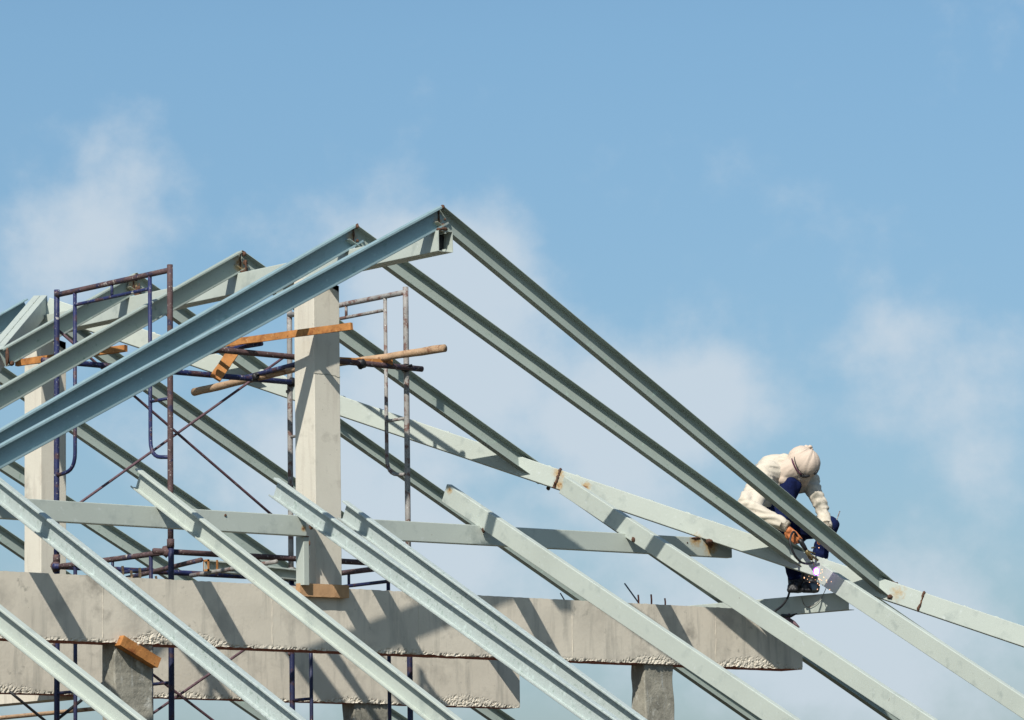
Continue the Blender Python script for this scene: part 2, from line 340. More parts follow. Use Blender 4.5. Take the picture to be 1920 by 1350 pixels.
# stained end cap of the third front rafter and rusty collar of the second
# hip rafters: two channels welded lip to lip
def hip(p, q, label, wd=.11, h=.15, welds=(), hollow=True):
    o = empty('hip_rafter', p); tag(o, label, 'hip rafter', 'hip rafters')
    d, a, n = frame(p, q)
    hw = wd/2
    for s in (-1, 1):
        bm = bmesh.new()
        poly = channel_poly(hw-.0008, h, .02, .004, mirror=False)
        poly = [((hw - x), y) for x, y in poly] if False else poly
        # opening of each half faces the seam in the middle
        pts = [(s*(.0008 + x), y) for x, y in poly]
        sweep(bm, pts, p, q, a, n); link('channel', bm, m_paint, o)
    L_ = (V3(q)-V3(p)).length; k = int(L_/.28)
    for i in range(1, k):
        c = V3(p) + d*(i*.28 + random.uniform(-.04, .04))
        bead(o, c - d*.018 + n*.002, c + d*.018 + n*.002, .005, 5, 'stitch_weld', m_paint)
    return o, d, a, n
hipR, dR, aR, nR = hip((0.04, 4.97, 6.96), (6.6, -2.037, 3.436), 'long pale hip rafter running from behind the middle column down to the right edge')
hipL, dL, aL, nL = hip((-0.03, 5.02, 6.985), (-6.2, -1.2, 3.65), 'steep hip rafter with a central seam at far left, below the leftmost peak')
def hipat(x): 
    t = (x-.04)/(6.6-.04); return V3((0.04, 4.97, 6.96)).lerp(V3((6.6, -2.037, 3.436)), t)
sideR = aR if aR.dot(-fwd) > 0 else -aR
def collar(x, wdt=.012, name='weld_seam'):
    c = hipat(x); o = sideR*.0565
    pts = [c + sideR*.02 + nR*.003, c + o*.98 + nR*.001, c + o - nR*.04, c + o - nR*.08 + dR*.004, c + o - nR*.12, c + o*.98 - nR*.151]
    bm = bmesh.new(); full = []
    for i in range(len(pts)-1): full += subdiv(pts[i], pts[i+1], 4)[:-1]
    full.append(pts[-1])
    tube(bm, [x_ + V3([random.uniform(-.003, .003) for _ in range(3)]) for x_ in full], [wdt*.5*random.uniform(.6, 1.3) for _ in full], 8)
    return link(name, bm, m_rust, hipR, smooth=True)
collar(4.70, .018); collar(2.80, .022)
weld(hipR, hipat(3.62) + sideR*.05 - nR*.155, (.03, .03, .02))

# ridge beam: hollow box of two channels, open at the near end
rb = empty('ridge_beam', (0, -.04, 6.81)); tag(rb, 'pale hollow steel ridge beam under the row of peaks, open end at the highest peak', 'steel beam')
for s in (-1, 1):
    bm = bmesh.new()
    pts = [(s*(.001 + x), y) for x, y in channel_poly(.064, .15, .02, .004)]
    sweep(bm, pts, (0, -.04, 6.813), (0, 12, 6.813), V3((1, 0, 0)), V3((0, 0, 1))); link('channel', bm, m_paint, rb)
bm = bmesh.new(); box(bm, (-.055, .05, 6.70), (.11, .004, .13)); link('hollow_shade_sheet', bm, m_black, rb)  # black sheet set inside the open end, painting the shade of the hollow
weld(rb, (-.01, -.04, 6.825), (.03, .012, .012)); weld(rb, (-.05, -.03, 6.82), (.02, .02, .012))
for y in (2.32, 3.70): weld(rb, (-.02, y, 6.825), (.03, .02, .012)); weld(rb, (.0, y, 6.87), (.008, .008, .05)); weld(rb, (.02, y+.02, 6.83), (.015, .015, .02))
# ridge joints between each left and right rafter
for o, y, k in ((r1L, -.012, 1), (r2L, .97, 1), (r3L, 2.345, 1), (r4L, 3.73, 1)):
    bead(o, (0, y+.005, 6.985), (0, y+W, 6.985), .006, 6)
    bead(o, (0, y+W-.006, 6.98), (.0, y+W-.006, 6.86), .006, 10)
for (o, x, y, z, r_) in ((r1L, .0, -.01, 6.985, .018), (r1L, .01, .0, 6.86, .014), (r1R, .02, -.01, 6.90, .010), (r2L, 0, .97, 6.985, .018), (r2L, .01, .98, 6.88, .014), (r3L, .0, 2.34, 6.965, .02), (r3L, .01, 2.34, 6.90, .022), (r3L, .015, 2.34, 6.85, .018), (r4L, 0, 3.74, 6.96, .02), (r4L, .01, 3.74, 6.88, .02)):
    weld(o, (x, y, z), (r_*.7, r_, r_))
for (x, z) in ((2.80, 5.44), (2.81, 5.40), (2.79, 5.36)): weld(r3R, (x-.02, 2.14, z-.01), (.014, .02, .02))
for (x, y, z) in ((4.53, .12, 4.52), (4.56, .10, 4.47), (4.58, .10, 4.41)): weld(r1R, (x, y, z), (.016, .02, .022))
# front and side ring beams
def ring(p, q, lat, label, wd=.06, h=.145, lip=.0, m=m_paint, flip=True, nm='ring_beam'):
    d, a, n = frame(p, q, lat)
    bm = bmesh.new(); sweep(bm, channel_poly(wd, h, lip, mirror=flip), p, q, a, n)
    return tag(link(nm, bm, m, loc=p), label, 'steel beam', 'horizontal steel ring beams')
f1 = ring((-5.0, 1.2, 4.885), (-.306, 1.2, 4.893), YF, 'horizontal steel beam passing in front of the left column and ending at the middle column')
f2 = ring((.13, 1.2, 4.899), (3.825, 1.2, 4.925), YF, 'horizontal steel beam right of the middle column with a dark tapered right end')
weld(f2, (3.45, 1.197, 4.915), (.05, .006, .008)); weld(f2, (3.60, 1.197, 4.905), (.06, .006, .012)); weld(f2, (3.36, 1.198, 4.875), (.007, .003, .006))
sb = ring((4.25, .36, 4.475), (4.25, 9.0, 4.56), XF, 'sloping looking steel beam under the welder, one end open below the glowing weld', m=m_paint, h=.14)
weld(f1, (-1.02, 1.197, 4.86), (.01, .006, .01)); weld(f1, (-1.44, 1.197, 4.80), (.008, .006, .008))
# steel post beside the middle column
po = empty('steel_post', (-.29, 1.25, 4.42)); tag(po, 'short pale steel post beside the foot of the middle column', 'steel post')
for s, (x0, x1) in enumerate(((-.315, -.2655),)):
    bm = bmesh.new()
    pts = rounded([(0, 0), (.05, 0), (.05, .095), (0, .095)], .006)
    sweep(bm, pts, (-.315, 1.222, 4.402), (-.315, 1.222, 4.748), V3((1, 0, 0)), V3((0, 1, 0))); link('channel', bm, m_paint, po)
weld(po, (-.262, 1.225, 4.70), (.006, .01, .02)); weld(po, (-.29, 1.23, 4.748), (.03, .02, .006))

# ------------------------------------------------------------------ concrete
def rough_beam(x0, x1, y0, y1, z0, z1, name, label, taper=None, m=m_conc, seed=0, cell=.012, honey=.62, seams=()):
    """cast beam: fine grid on the front face, honeycombed near its bottom edge, rust red soffit"""
    bm = bmesh.new()
    nx = int((x1-x0)/cell); zs = [z0]
    zt = z0
    while zt < z0+.13: zt += cell*.8; zs.append(zt)
    rest = max(4, int((z1-zt)/.05)); zs += [zt + (z1-zt)*(i+1)/rest for i in range(rest)]
    def top(x):
        if taper and x > taper[0]: return z1 + (taper[1]-z1)*(x-taper[0])/(x1-taper[0])
        return z1
    grid = []
    for i in range(nx+1):
        x = x0 + (x1-x0)*i/nx; col = []
        hz = .022 + .20*max(0, noise.noise(V3((x*1.1+seed, 3.1, 0))) - .02)
        for z in zs:
            zz = z0 + (z-z0)*(top(x)-z0)/(z1-z0)
            k = max(0, 1 - (zz-z0)/hz)
            pv = V3((x*58+seed, zz*58, 1.7)); rn = noise.noise(pv) + .6*noise.noise(pv*2.3)
            dy = (.016*k*rn + .004*k)*honey + .0025*noise.noise(V3((x*3+seed, zz*5, 4)))
            if k > 0 and rn > .25: dy += .012*k*honey
            dz = 0
            if z == z0: dz = .007*noise.noise(V3((x*24+seed, 7, 0))) + .006*noise.noise(V3((x*5, 2, seed)))
            if z == zs[-1]: dz = .004*noise.noise(V3((x*20+seed, 9, 0)))
            col.append(bm.verts.new((x, y0+dy, zz+dz)))
        grid.append(col)
    nz_ = len(zs)
    for i in range(nx):
        for j in range(nz_-1): bm.faces.new((grid[i][j], grid[i+1][j], grid[i+1][j+1], grid[i][j+1]))
    bot = [bm.verts.new((g[0].co.x, y1, z0+.004*noise.noise(V3((g[0].co.x*9, 1, 1))))) for g in grid]
    tp = [bm.verts.new((g[-1].co.x, y1, top(g[-1].co.x))) for g in grid]
    soff = []
    for i in range(nx):
        soff.append(bm.faces.new((grid[i][0], bot[i], bot[i+1], grid[i+1][0])))
        bm.faces.new((grid[i][-1], grid[i+1][-1], tp[i+1], tp[i]))
        bm.faces.new((bot[i], tp[i], tp[i+1], bot[i+1]))
    bm.faces.new([v for v in grid[0]] + [tp[0], bot[0]]); bm.faces.new([v for v in reversed(grid[-1])] + [bot[-1], tp[-1]])
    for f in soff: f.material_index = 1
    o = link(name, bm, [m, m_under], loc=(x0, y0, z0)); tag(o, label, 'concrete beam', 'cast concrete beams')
    for x in seams:
        bm = bmesh.new(); pts = [(x + .004*noise.noise(V3((z*9, x, 0))), y0-.0005, z) for z in [z0+.03+(top(x)-z0-.04)*i/16 for i in range(17)]]
        tube(bm, pts, [.0022*random.uniform(.5, 1.6) for _ in pts], 6); link('formwork_seam', bm, m, o)
    return o
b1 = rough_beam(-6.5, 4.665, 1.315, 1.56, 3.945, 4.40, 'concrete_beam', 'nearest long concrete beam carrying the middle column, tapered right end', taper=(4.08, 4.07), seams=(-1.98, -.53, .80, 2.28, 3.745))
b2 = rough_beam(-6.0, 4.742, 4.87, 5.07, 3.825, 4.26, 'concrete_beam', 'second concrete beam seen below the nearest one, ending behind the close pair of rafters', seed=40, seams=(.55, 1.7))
b3 = rough_beam(-5.0, 1.05, 8.3, 8.5, 3.62, 4.1, 'concrete_beam', 'farthest concrete beam, only visible in the bottom left corner', seed=80, cell=.03)
# cross beam between the rows, seen from below at left
bm = bmesh.new(); v = [(-.42, 5.07, 3.83), (-.22, 5.07, 3.83), (.02, 8.3, 3.64), (-.2, 8.3, 3.64)]
box(bm, (.15, 5.07, 3.80), (.2, 3.23, .42)); tag(link('concrete_beam', bm, m_conc, loc=(.15, 5.07, 3.80)), 'cross beam joining the two rear concrete beams, dark underside at bottom left', 'concrete beam', 'cast concrete beams')

def column(x0, x1, y0, y1, z0, z1, label, m=m_conc2, cham=0, rough=.0, bev=.006):
    bm = bmesh.new()
    poly = rounded([(x0, y0), (x1, y0), (x1, y1), (x0, y1)], bev)
    rings = []; n = max(2, int((z1-z0)/.05))
    for i in range(n+1):
        z = z0+(z1-z0)*i/n
        rings.append([bm.verts.new((x + rough*noise.noise(V3((x*8, z*6, y*8))) + .0015*noise.noise(V3((z*3, x, 1))), y + rough*noise.noise(V3((x*8, z*6, 7+y*8))), z)) for x, y in poly])
    k = len(poly)
    for i in range(n):
        for j in range(k): bm.faces.new((rings[i][j], rings[i][(j+1) % k], rings[i+1][(j+1) % k], rings[i+1][j]))
    bm.faces.new(rings[0][::-1]); 
    if cham:   # sloped knocked-off top corner on the right
        top = rings[-1]
        for v in top:
            if v.co.x > (x0+x1)/2: v.co.z -= cham*(v.co.x-(x0+x1)/2)/((x1-x0)/2)
    bm.faces.new(rings[-1])
    return tag(link('concrete_column', bm, m, loc=((x0+x1)/2, (y0+y1)/2, z0)), label, 'concrete column', 'concrete columns')
c1 = column(-.12, .115, 1.335, 1.572, 4.404, 6.655, 'pale square concrete column in the middle, standing on the nearest beam up to the ridge', cham=.10)
c2 = column(-.12, .118, 4.875, 5.11, 4.262, 6.655, 'pale square concrete column at the left behind the tall blue scaffold', cham=.12)
for z in (5.95, 6.28):
    bm = bmesh.new(); pts = [(-.122 + .24*t, 1.333, z + .012*noise.noise(V3((t*5, z, 0))) - .008*t) for t in [i/20 for i in range(21)]]
    tube(bm, pts, [.0016*random.uniform(.4, 1.8) for _ in pts], 6); link('crack', bm, m_under if z > 6 else m_dark, c1)
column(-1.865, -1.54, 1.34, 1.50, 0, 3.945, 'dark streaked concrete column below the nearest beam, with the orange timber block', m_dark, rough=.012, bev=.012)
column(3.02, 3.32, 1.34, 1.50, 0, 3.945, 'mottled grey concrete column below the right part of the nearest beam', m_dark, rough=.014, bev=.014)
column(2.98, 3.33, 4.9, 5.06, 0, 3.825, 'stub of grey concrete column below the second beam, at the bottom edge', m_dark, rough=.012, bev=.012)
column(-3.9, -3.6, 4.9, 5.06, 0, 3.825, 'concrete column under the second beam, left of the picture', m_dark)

# timber on the concrete
def board(c, d, wdt, thk, length, nrm, name, label, m, group=None, cat='timber plank'):
    """board centred at c, long axis d, face normal nrm"""
    d = V3(d).normalized(); nrm = V3(nrm); nrm = (nrm - d*nrm.dot(d)).normalized(); s = d.cross(nrm)
    bm = bmesh.new(); nseg = 10; rings = []
    for i in range(nseg+1):
        p = V3(c) + d*(i/nseg-.5)*length
        j = .0015
        rings.append([bm.verts.new(p + s*a*wdt/2 + nrm*b*thk/2 + V3([random.uniform(-j, j) for _ in range(3)])) for a, b in ((-1, -1), (1, -1), (1, 1), (-1, 1))])
    for i in range(nseg):
        for k in range(4): bm.faces.new((rings[i][k], rings[i][(k+1) % 4], rings[i+1][(k+1) % 4], rings[i+1][k]))
    bm.faces.new(rings[0]); bm.faces.new(rings[-1][::-1])
    bmesh.ops.bevel(bm, geom=[e for e in bm.edges if e.calc_face_angle(0) > 1.0], offset=.003, segments=2, affect='EDGES')
    return tag(link(name, bm, m, loc=c), label, cat, group)
board((-.098, 1.288, 4.372), (1, 0, .004), .092, .05, .44, (0, 1, 0), 'timber_block', 'short pale timber block nailed to the beam at the foot of the middle column', m_plank, cat='timber block')
board((-1.70, 1.30, 3.885), (.318, 0, -.15), .075, .075, .345, (0, 1, 0), 'timber_block', 'orange timber block leaning diagonally on the dark column under the beam', m_orange, cat='timber block')

# ------------------------------------------------------------------ scaffolding
def sc_frame(x, y0, y1, z0, z1, mats, label, top=True, inner_far=True):
    """ladder scaffold frame standing in the plane X = x; y0 near post, y1 far post"""
    mp, mi, mt = mats
    o = empty('scaffold', (x, (y0+y1)/2, z0)); tag(o, label, 'scaffold', 'scaffold frames')
    for y in (y0, y1):
        bm = bmesh.new(); tube(bm, subdiv((x, y, z0), (x + .004, y, z1), 10), .0215, 16); link('post', bm, mp[0] if y == y0 else mp[1], o, smooth=True)
        bm = bmesh.new(); tube(bm, [(x, y, z0-.03), (x, y, z0+.03)], .027, 16); link('coupling_collar', bm, mt, o, smooth=True)
    zt = z1 - .04
    bm = bmesh.new(); tube(bm, subdiv((x, y0, zt), (x, y1, zt), 8), .0205, 16); link('top_bar', bm, mt, o, smooth=True)
    for y, s in ((y0, 1), (y1, -1)):
        yi = y + s*.245; bm = bmesh.new()
        path = [V3((x, yi, zt)), V3((x, yi, z0+.9))] + bend((x, yi, z0+.9), (x, yi, z0+.64), (x, y, z0+.62), .13) + [V3((x, y+s*.015, z0+.62))]
        tube(bm, path, .0145, 12); link('inner_tube', bm, mi, o, smooth=True)
        bm = bmesh.new(); tube(bm, [(x, yi, z0+1.045), (x, y, z0+1.045)], .012, 10); link('rung', bm, mi, o, smooth=True)
        bm = bmesh.new(); blob(bm, (x-.02, y, z0+1.40), (.018, .01, .016)); link('locking_pin', bm, mt, o, smooth=True)
    bm = bmesh.new(); ya, yb = y0+.245, y1-.245
    tube(bm, [(x, ya, zt-.105)] + subdiv((x, ya+.01, zt-.105), (x, yb-.01, zt-.105), 6) + [(x, yb, zt-.105)], .0135, 12); link('arch_bar', bm, mi, o, smooth=True)
    bm = bmesh.new(); tube(bm, [(x, (ya+yb)/2, zt), (x, (ya+yb)/2, zt-.105)], .011, 10); link('stub', bm, mi, o, smooth=True)
    return o
XA, XB, Y0, Y1, ZM = -1.0, 1.17, 1.89, 3.345, 4.70
fA = sc_frame(XA, Y0, Y1, ZM+.02, 6.735, ((m_brown, m_navy), m_navy, m_brown), 'tall navy and rust scaffold frame rising behind the left slope rafters')
fB = sc_frame(XB, Y0, Y1, ZM+.02, 6.76, ((m_grey, m_grey), m_grey, m_grey), 'weathered grey scaffold frame standing right of the middle column')
fC = sc_frame(XA, Y0, Y1, 2.68, ZM, ((m_navy2, m_navy2), m_navy2, m_brown), 'navy scaffold frame below the concrete beam, at left')
fD = sc_frame(XB, Y0, Y1, 2.68, ZM, ((m_navy2, m_navy2), m_navy2, m_brown), 'navy scaffold frame below the concrete beam, under the grey frame')
for x in (XA, XB):
    sc_frame(x, Y0, Y1, .66, 2.68, ((m_navy, m_navy), m_navy, m_brown), 'lowest tier scaffold frame at %s, below the picture' % ('left' if x < 0 else 'right'))
def rod(p, q, r, m, name, label, cat, group=None, n=6, wob=0, seg=12):
    bm = bmesh.new(); tube(bm, subdiv(p, q, n), r, seg, wob=wob); return tag(link(name, bm, m, loc=p, smooth=True), label, cat, group)
YB = Y1+.03
GX = 'diagonal scaffold braces'
rod((XA, YB, 6.46), (XB, YB, 5.05), .0105, m_brace, 'cross_brace', 'thin brace falling to the right from the top of the tall blue scaffold', 'scaffold brace', GX)
rod((XA, YB+.024, 4.995), (XB+.04, YB+.024, 6.43), .0105, m_brace, 'cross_brace', 'thin brace rising to the right behind the tall blue scaffold', 'scaffold brace', GX)
rod((-1.39, YB, 3.728), (-.70, YB, 3.27), .0105, m_black, 'cross_brace', 'black rod falling to the right in the bottom left corner', 'scaffold brace', GX)
rod((XA, YB+.02, 3.07), (XB, YB+.02, 4.35), .0105, m_brace, 'cross_brace', 'rust brown brace rising to the right below the nearest concrete beam', 'scaffold brace', GX)
rod((XA, YB, 4.42), (XB, YB, 3.12), .0105, m_brace, 'cross_brace', 'rust brown brace falling to the right below the nearest concrete beam', 'scaffold brace', GX)
rod((-1.02, YB+.01, 3.50), (-.55, YB+.01, 3.82), .012, m_black, 'cross_brace', 'short dark strut between the two blue posts at bottom left', 'scaffold brace', GX)
rod((-1.6, 3.9, 3.52), (-.19, 3.9, 3.665), .016, m_bark, 'timber_pole', 'thin pinkish pole behind the blue posts at the bottom left corner', 'timber pole')
GP = 'loose scaffold pipes'
rod((-1.12, 1.86, 6.142), (1.30, 1.86, 6.142), .022, m_brown, 'scaffold_pipe', 'upper horizontal rusty pipe running behind the middle column at platform height', 'scaffold pipe', GP, wob=.05)
rod((-1.15, 3.31, 6.19), (1.26, 3.31, 6.19), .022, m_navy, 'scaffold_pipe', 'lower horizontal navy pipe at platform height, left of the middle column', 'scaffold pipe', GP, wob=.05)
rod((.90, 3.75, 6.225), (.66, 2.35, 6.225), .019, m_navy, 'scaffold_pipe', 'navy pipe slanting up to the middle column over the lower horizontal pipe', 'scaffold pipe', GP)
rod((-.32, 3.6, 6.22), (-.32, 1.7, 6.19), .017, m_navy, 'scaffold_pipe', 'dark pipe crossing under the hanging orange board', 'scaffold pipe', GP)
rod((-1.12, 1.93, 4.663), (.86, 1.93, 4.663), .021, m_brown, 'scaffold_pipe', 'rusty pipe just above the nearest beam, in front of the blue post foot', 'scaffold pipe', GP, wob=.08)
rod((-1.05, 3.31, 4.66), (1.26, 3.31, 4.66), .021, m_navy, 'scaffold_pipe', 'navy pipe lying low behind the nearest concrete beam', 'scaffold pipe', GP, wob=.06)
rod((-.55, 3.1, 4.575), (-.98, 1.55, 4.575), .018, m_brown, 'scaffold_pipe', 'paint splashed pipe slanting up to a pointed meeting with the rusty pipe', 'scaffold pipe', GP, wob=.06)
rod((-.10, 2.9, 4.60), (-.26, 1.62, 4.60), .016, m_grey, 'scaffold_pipe', 'cement splashed pipe slanting up to the steel post', 'scaffold pipe', GP, wob=.06)
rod((-.9, 3.2, 4.52), (.95, 2.9, 4.55), .022, m_navy, 'scaffold_pipe', 'lowest dark pipe hugging the top of the nearest beam', 'scaffold pipe', GP, wob=.06)
for i, (p, l, lab) in enumerate((((XA-.01, 1.93, 4.66), .05, 'left'), ((XA-.01, 3.34, 4.66), .05, 'far'), ((XB, 3.32, 6.19), .05, 'up'), ((.72, 1.86, 6.14), .045, 'wire'))):
    bm = bmesh.new(); blob(bm, p, (.042, .036, .04), amp=.5)
    tag(link('pipe_clamp', bm, m_brown if i < 2 else m_black, loc=p, smooth=True),
        ['rusty pipe clamp at the foot of the tall blue post', 'rusty pipe clamp beside the foot of the left column', 'dark pipe clamp left of the middle column', 'black wire lashing under the round log on the grey scaffold'][i], 'pipe clamp', 'clamps and lashings')
for p, lab in (((XB-.01, 1.88, 6.14), 'dark clamp where the upper pipe meets the near grey post'), ((XA, 3.33, 6.19), 'dark clamp where the lower pipe meets the far blue post'), ((XA, 1.88, 6.14), 'dark clamp on the tall blue post at platform height'), ((.80, 3.28, 6.205), 'dark clamp where the slanting navy pipe crosses the lower pipe'), ((-.30, 3.28, 6.20), 'dark clamp under the foot of the hanging orange board')):
    bm = bmesh.new(); blob(bm, p, (.036, .034, .036), amp=.7); tube(bm, [V3(p)+V3((-.03, -.03, .01)), V3(p)+V3((.02, -.05, .02))], .008, 8)
    tag(link('pipe_clamp', bm, m_black, loc=p, smooth=True), lab, 'pipe clamp', 'clamps and lashings')
# timber of the platform
def log(p, q, r0, r1, label):
    n = 14; pts = [V3(p).lerp(V3(q), i/n) + V3((0, 0, .006*noise.noise(V3((i*.6, r0*99, 0))))) for i in range(n+1)]
    rs = [(r0+(r1-r0)*i/n)*(1+.12*noise.noise(V3((i*.9, r1*77, 3)))) for i in range(n+1)]
    bm = bmesh.new(); tube(bm, pts, rs, 16, wob=.12); return tag(link('timber_log', bm, m_bark, loc=p, smooth=True), label, 'timber log', 'platform logs')
log((.88, 4.21, 6.19), (.80, 2.6, 6.215), .032, .026, 'reddish round log end sticking out left below the navy pipes')
log((.70, 2.75, 6.185), (1.06, 1.29, 6.215), .017, .031, 'peeled round log sticking out to the right of the grey scaffold')
board((.66, 1.92, 6.165), (1, -.2, .01), .03, .04, .7, (0, 0, 1), 'timber_plank', 'small orange batten end under the round log on the grey scaffold', m_orange)
board((-.32, 1.50, 6.222), (.226, -1.19, 0), .024, .050, 1.42, (0, 0, 1), 'timber_plank', 'long orange plank crossing just above the platform by the middle column', m_orange)
board((-.19, 2.3, 6.145), (.185, .0, .235), .085, .03, .36, (.6, .75, 0), 'timber_plank', 'short orange board hanging diagonally left of the middle column', m_orange)
board((-.70, 3.60, 6.29), (.23, -.9, .01), .035, .05, 1.1, (0, 0, 1), 'timber_plank', 'orange plank glimpsed between the left slope rafters behind the blue scaffold', m_orange)
# steel offcut with a rusty open end lying behind the beam
sp = (-.19, 2.55, 4.69)
oc = rafter(sp, (.75, 2.62, 4.66), YF, .012, 'steel channel offcut with a rusty open end lying low behind the front rafters', m_paint, name='steel_offcut', h=.085)
bm = bmesh.new()
for zz in (-.085, -.012): box(bm, (-.196, 2.548, 4.69+zz), (.012, .06, .014))
box(bm, (-.196, 2.548, 4.605), (.012, .008, .085)); box(bm, (-.196, 2.602, 4.605), (.012, .008, .085)); box(bm, (-.12, 2.545, 4.605), (.014, .006, .085))
link('rusty_end', bm, m_orange, oc)
# reinforcement stubs
for i, (x, y, h) in enumerate(((3.044, 1.42, .078), (3.176, 1.42, .086), (3.318, 1.42, .062), (-1.741, 1.42, .088), (-1.683, 1.40, .058), (-1.597, 1.42, .082), (-1.46, 1.42, .03))):
    bm = bmesh.new(); tube(bm, [(x, y, 4.38), (x+.002, y, 4.40+h*.5), (x-.002, y, 4.40+h)], .0065 if i < 3 else .009, 8, wob=.2)
    tag(link('rebar_stub', bm, m_rebar if i < 3 else m_bark, loc=(x, y, 4.38)),
        ['leftmost of three rusty rebar stubs standing on the beam at right', 'middle one of three rusty rebar stubs standing on the beam at right', 'rightmost and shortest of three rebar stubs on the beam at right',
         'cement coated rebar stub, leftmost on the beam near the blue post', 'short cement coated rebar stub, second from left near the blue post', 'cement coated rebar stub nearest the blue post foot', 'tiny cement coated rebar stub right at the blue post foot'][i], 'rebar', 'rebar stubs on the nearest beam')
rod((3.03, 1.36, 4.37), (3.42, 2.0, 4.62), .006, m_black, 'steel_wire', 'black wire rising from the beam top to the second front rafter from right', 'wire')
rod((2.30, 1.40, 4.38), (2.37, 1.55, 4.47), .005, m_black, 'steel_wire', 'short black wire on the beam top beneath the third front rafter', 'wire')

# ------------------------------------------------------------------ the welder
J = {'ankR': (4.368, 0.88, 4.63), 'toeR': (4.174, 0.74, 4.545), 'kneeR': (4.422, 0.72, 5.023), 'hipR': (4.449, 1.13, 5.029), 'ankL': (4.264, 0.95, 4.631),
 'toeL': (4.084, 0.8, 4.546), 'kneeL': (3.964, 0.8, 5.048), 'hipL': (4.274, 1.17, 5.04), 'pelvis': (4.374, 1.16, 5.057), 'waist': (4.236, 1.14, 5.257),
 'chest': (4.19, 1.05, 5.422), 'neck': (4.245, 0.95, 5.454), 'head': (4.283, 0.88, 5.5), 'crown': (4.37, 0.86, 5.595), 'face': (4.237, 0.8, 5.39),
 'shL': (4.001, 1.0, 5.428), 'elL': (3.699, 0.82, 5.118), 'wrL': (3.846, 0.63, 4.986), 'haL': (3.889, 0.56, 4.897), 'shR': (4.467, 0.98, 5.382),
 'elR': (4.413, 0.8, 5.166), 'wrR': (4.343, 0.68, 5.003), 'haR': (4.252, 0.62, 4.894), 'knot': (4.345, 0.88, 5.654)}
J = {k: V3(v) for k, v in J.items()}
def cap(bm, p, q, r0, r1, seg=16, n=6):
    """closed tapered capsule"""
    p, q = V3(p), V3(q); d = (q-p).normalized(); pts = []; rs = []
    for i in range(4): a = pi/2*(i/4); pts.append(p - d*r0*cos(a)); rs.append(max(.0006, r0*sin(a)))
    for i in range(n+1): pts.append(p.lerp(q, i/n)); rs.append(r0+(r1-r0)*i/n)
    for i in range(1, 5): a = pi/2*(i/4); pts.append(q + d*r1*sin(a)); rs.append(max(.0006, r1*cos(a)))
    tube(bm, pts, rs, seg)
def ell(bm, c, r, ax=None):
    """ellipsoid with axes given by rotation matrix ax"""
    res = bmesh.ops.create_uvsphere(bm, u_segments=24, v_segments=16, radius=1)
    for v in res['verts']:
        p = V3((v.co.x*r[0], v.co.y*r[1], v.co.z*r[2])); v.co = (ax @ p if ax else p) + V3(c)
def organic(name, bm, m, parent, voxel, smooth_it=4, wrinkle=0.0, wscale=14, loc=None):
    o = link(name, bm, m, parent, loc=loc)
    rm = o.modifiers.new('remesh', 'REMESH'); rm.mode = 'VOXEL'; rm.voxel_size = voxel; rm.use_smooth_shade = True
    sm = o.modifiers.new('smooth', 'SMOOTH'); sm.iterations = smooth_it; sm.factor = .6
    dg = bpy.context.evaluated_depsgraph_get(); ev = o.evaluated_get(dg)
    me = bpy.data.meshes.new_from_object(ev); o.modifiers.clear(); old = o.data; o.data = me
    if wrinkle:
        base = V3(LOC[o.name])
        for v in me.vertices:
            p = v.co + base
            if name == 'head_cloth':      # gathers radiating from the knot
                q = p - V3((4.345, .80, 5.64)); a_ = math.atan2(q.dot(rt0), -q.z); d_ = q.length
                f_ = noise.noise(V3((a_*5.0, d_*5, 1))) + .5*noise.noise(V3((a_*11, d_*9, 5)))
            else:                          # hanging folds, mostly across the limb
                w_ = noise.noise(p*5)*.05
                f_ = noise.noise(V3((p.x*6, p.y*6, (p.z+w_)*30))) + .6*noise.noise(V3((p.x*16+p.z*12, p.y*9, p.z*14)))
                f_ = f_ if f_ > 0 else f_*1.5
            v.co += v.normal*wrinkle*f_
    for p in me.polygons: p.use_smooth = True
    if not me.materials: me.materials.append(m)
    return o
# head frame: z axis from face to crown side, looking direction down toward the arc
look = (V3((4.02, .50, 4.70)) - J['head']).normalized()
hr = look.cross(V3((-.4, -.5, .3))).normalized(); hu = hr.cross(look).normalized()   # hu: top of the head
HM = Matrix((hr, look, hu)).transposed()
hc = J['head']
bm = bmesh.new()
def hp(x, y, z): return hc + HM @ V3((x, y, z))
ell(bm, hc, (.075, .095, .105), HM); ell(bm, hp(0, .03, -.05), (.055, .065, .07), HM)       # skull, jaw
ell(bm, hp(0, .10, -.012), (.013, .022, .022), HM); ell(bm, hp(0, .088, .022), (.045, .014, .010), HM)
ell(bm, hp(0, .086, -.055), (.024, .012, .007), HM); ell(bm, hp(0, .082, -.090), (.02, .016, .014), HM)
for s in (-1, 1):
    ell(bm, hp(s*.03, .084, .004), (.012, .008, .008), HM); ell(bm, hp(s*.078, 0, -.01), (.009, .02, .03), HM)
cap(bm, hc, J['neck'], .052, .06); cap(bm, J['neck'], J['chest'], .06, .10)
cap(bm, J['chest'], J['waist'], .13, .12); cap(bm, J['waist'], J['pelvis'], .12, .13)
cap(bm, J['chest'], J['shL'], .10, .06); cap(bm, J['chest'], J['shR'], .10, .06)
for s in 'LR':
    cap(bm, J['sh'+s], J['el'+s], .05, .038); cap(bm, J['el'+s], J['wr'+s], .040, .027)
    cap(bm, J['pelvis'], J['hip'+s], .11, .09); cap(bm, J['hip'+s], J['knee'+s], .08, .055); cap(bm, J['knee'+s], J['ank'+s], .052, .036); cap(bm, J['ank'+s], J['ank'+s]+V3((0, 0, -.04)), .03, .028)
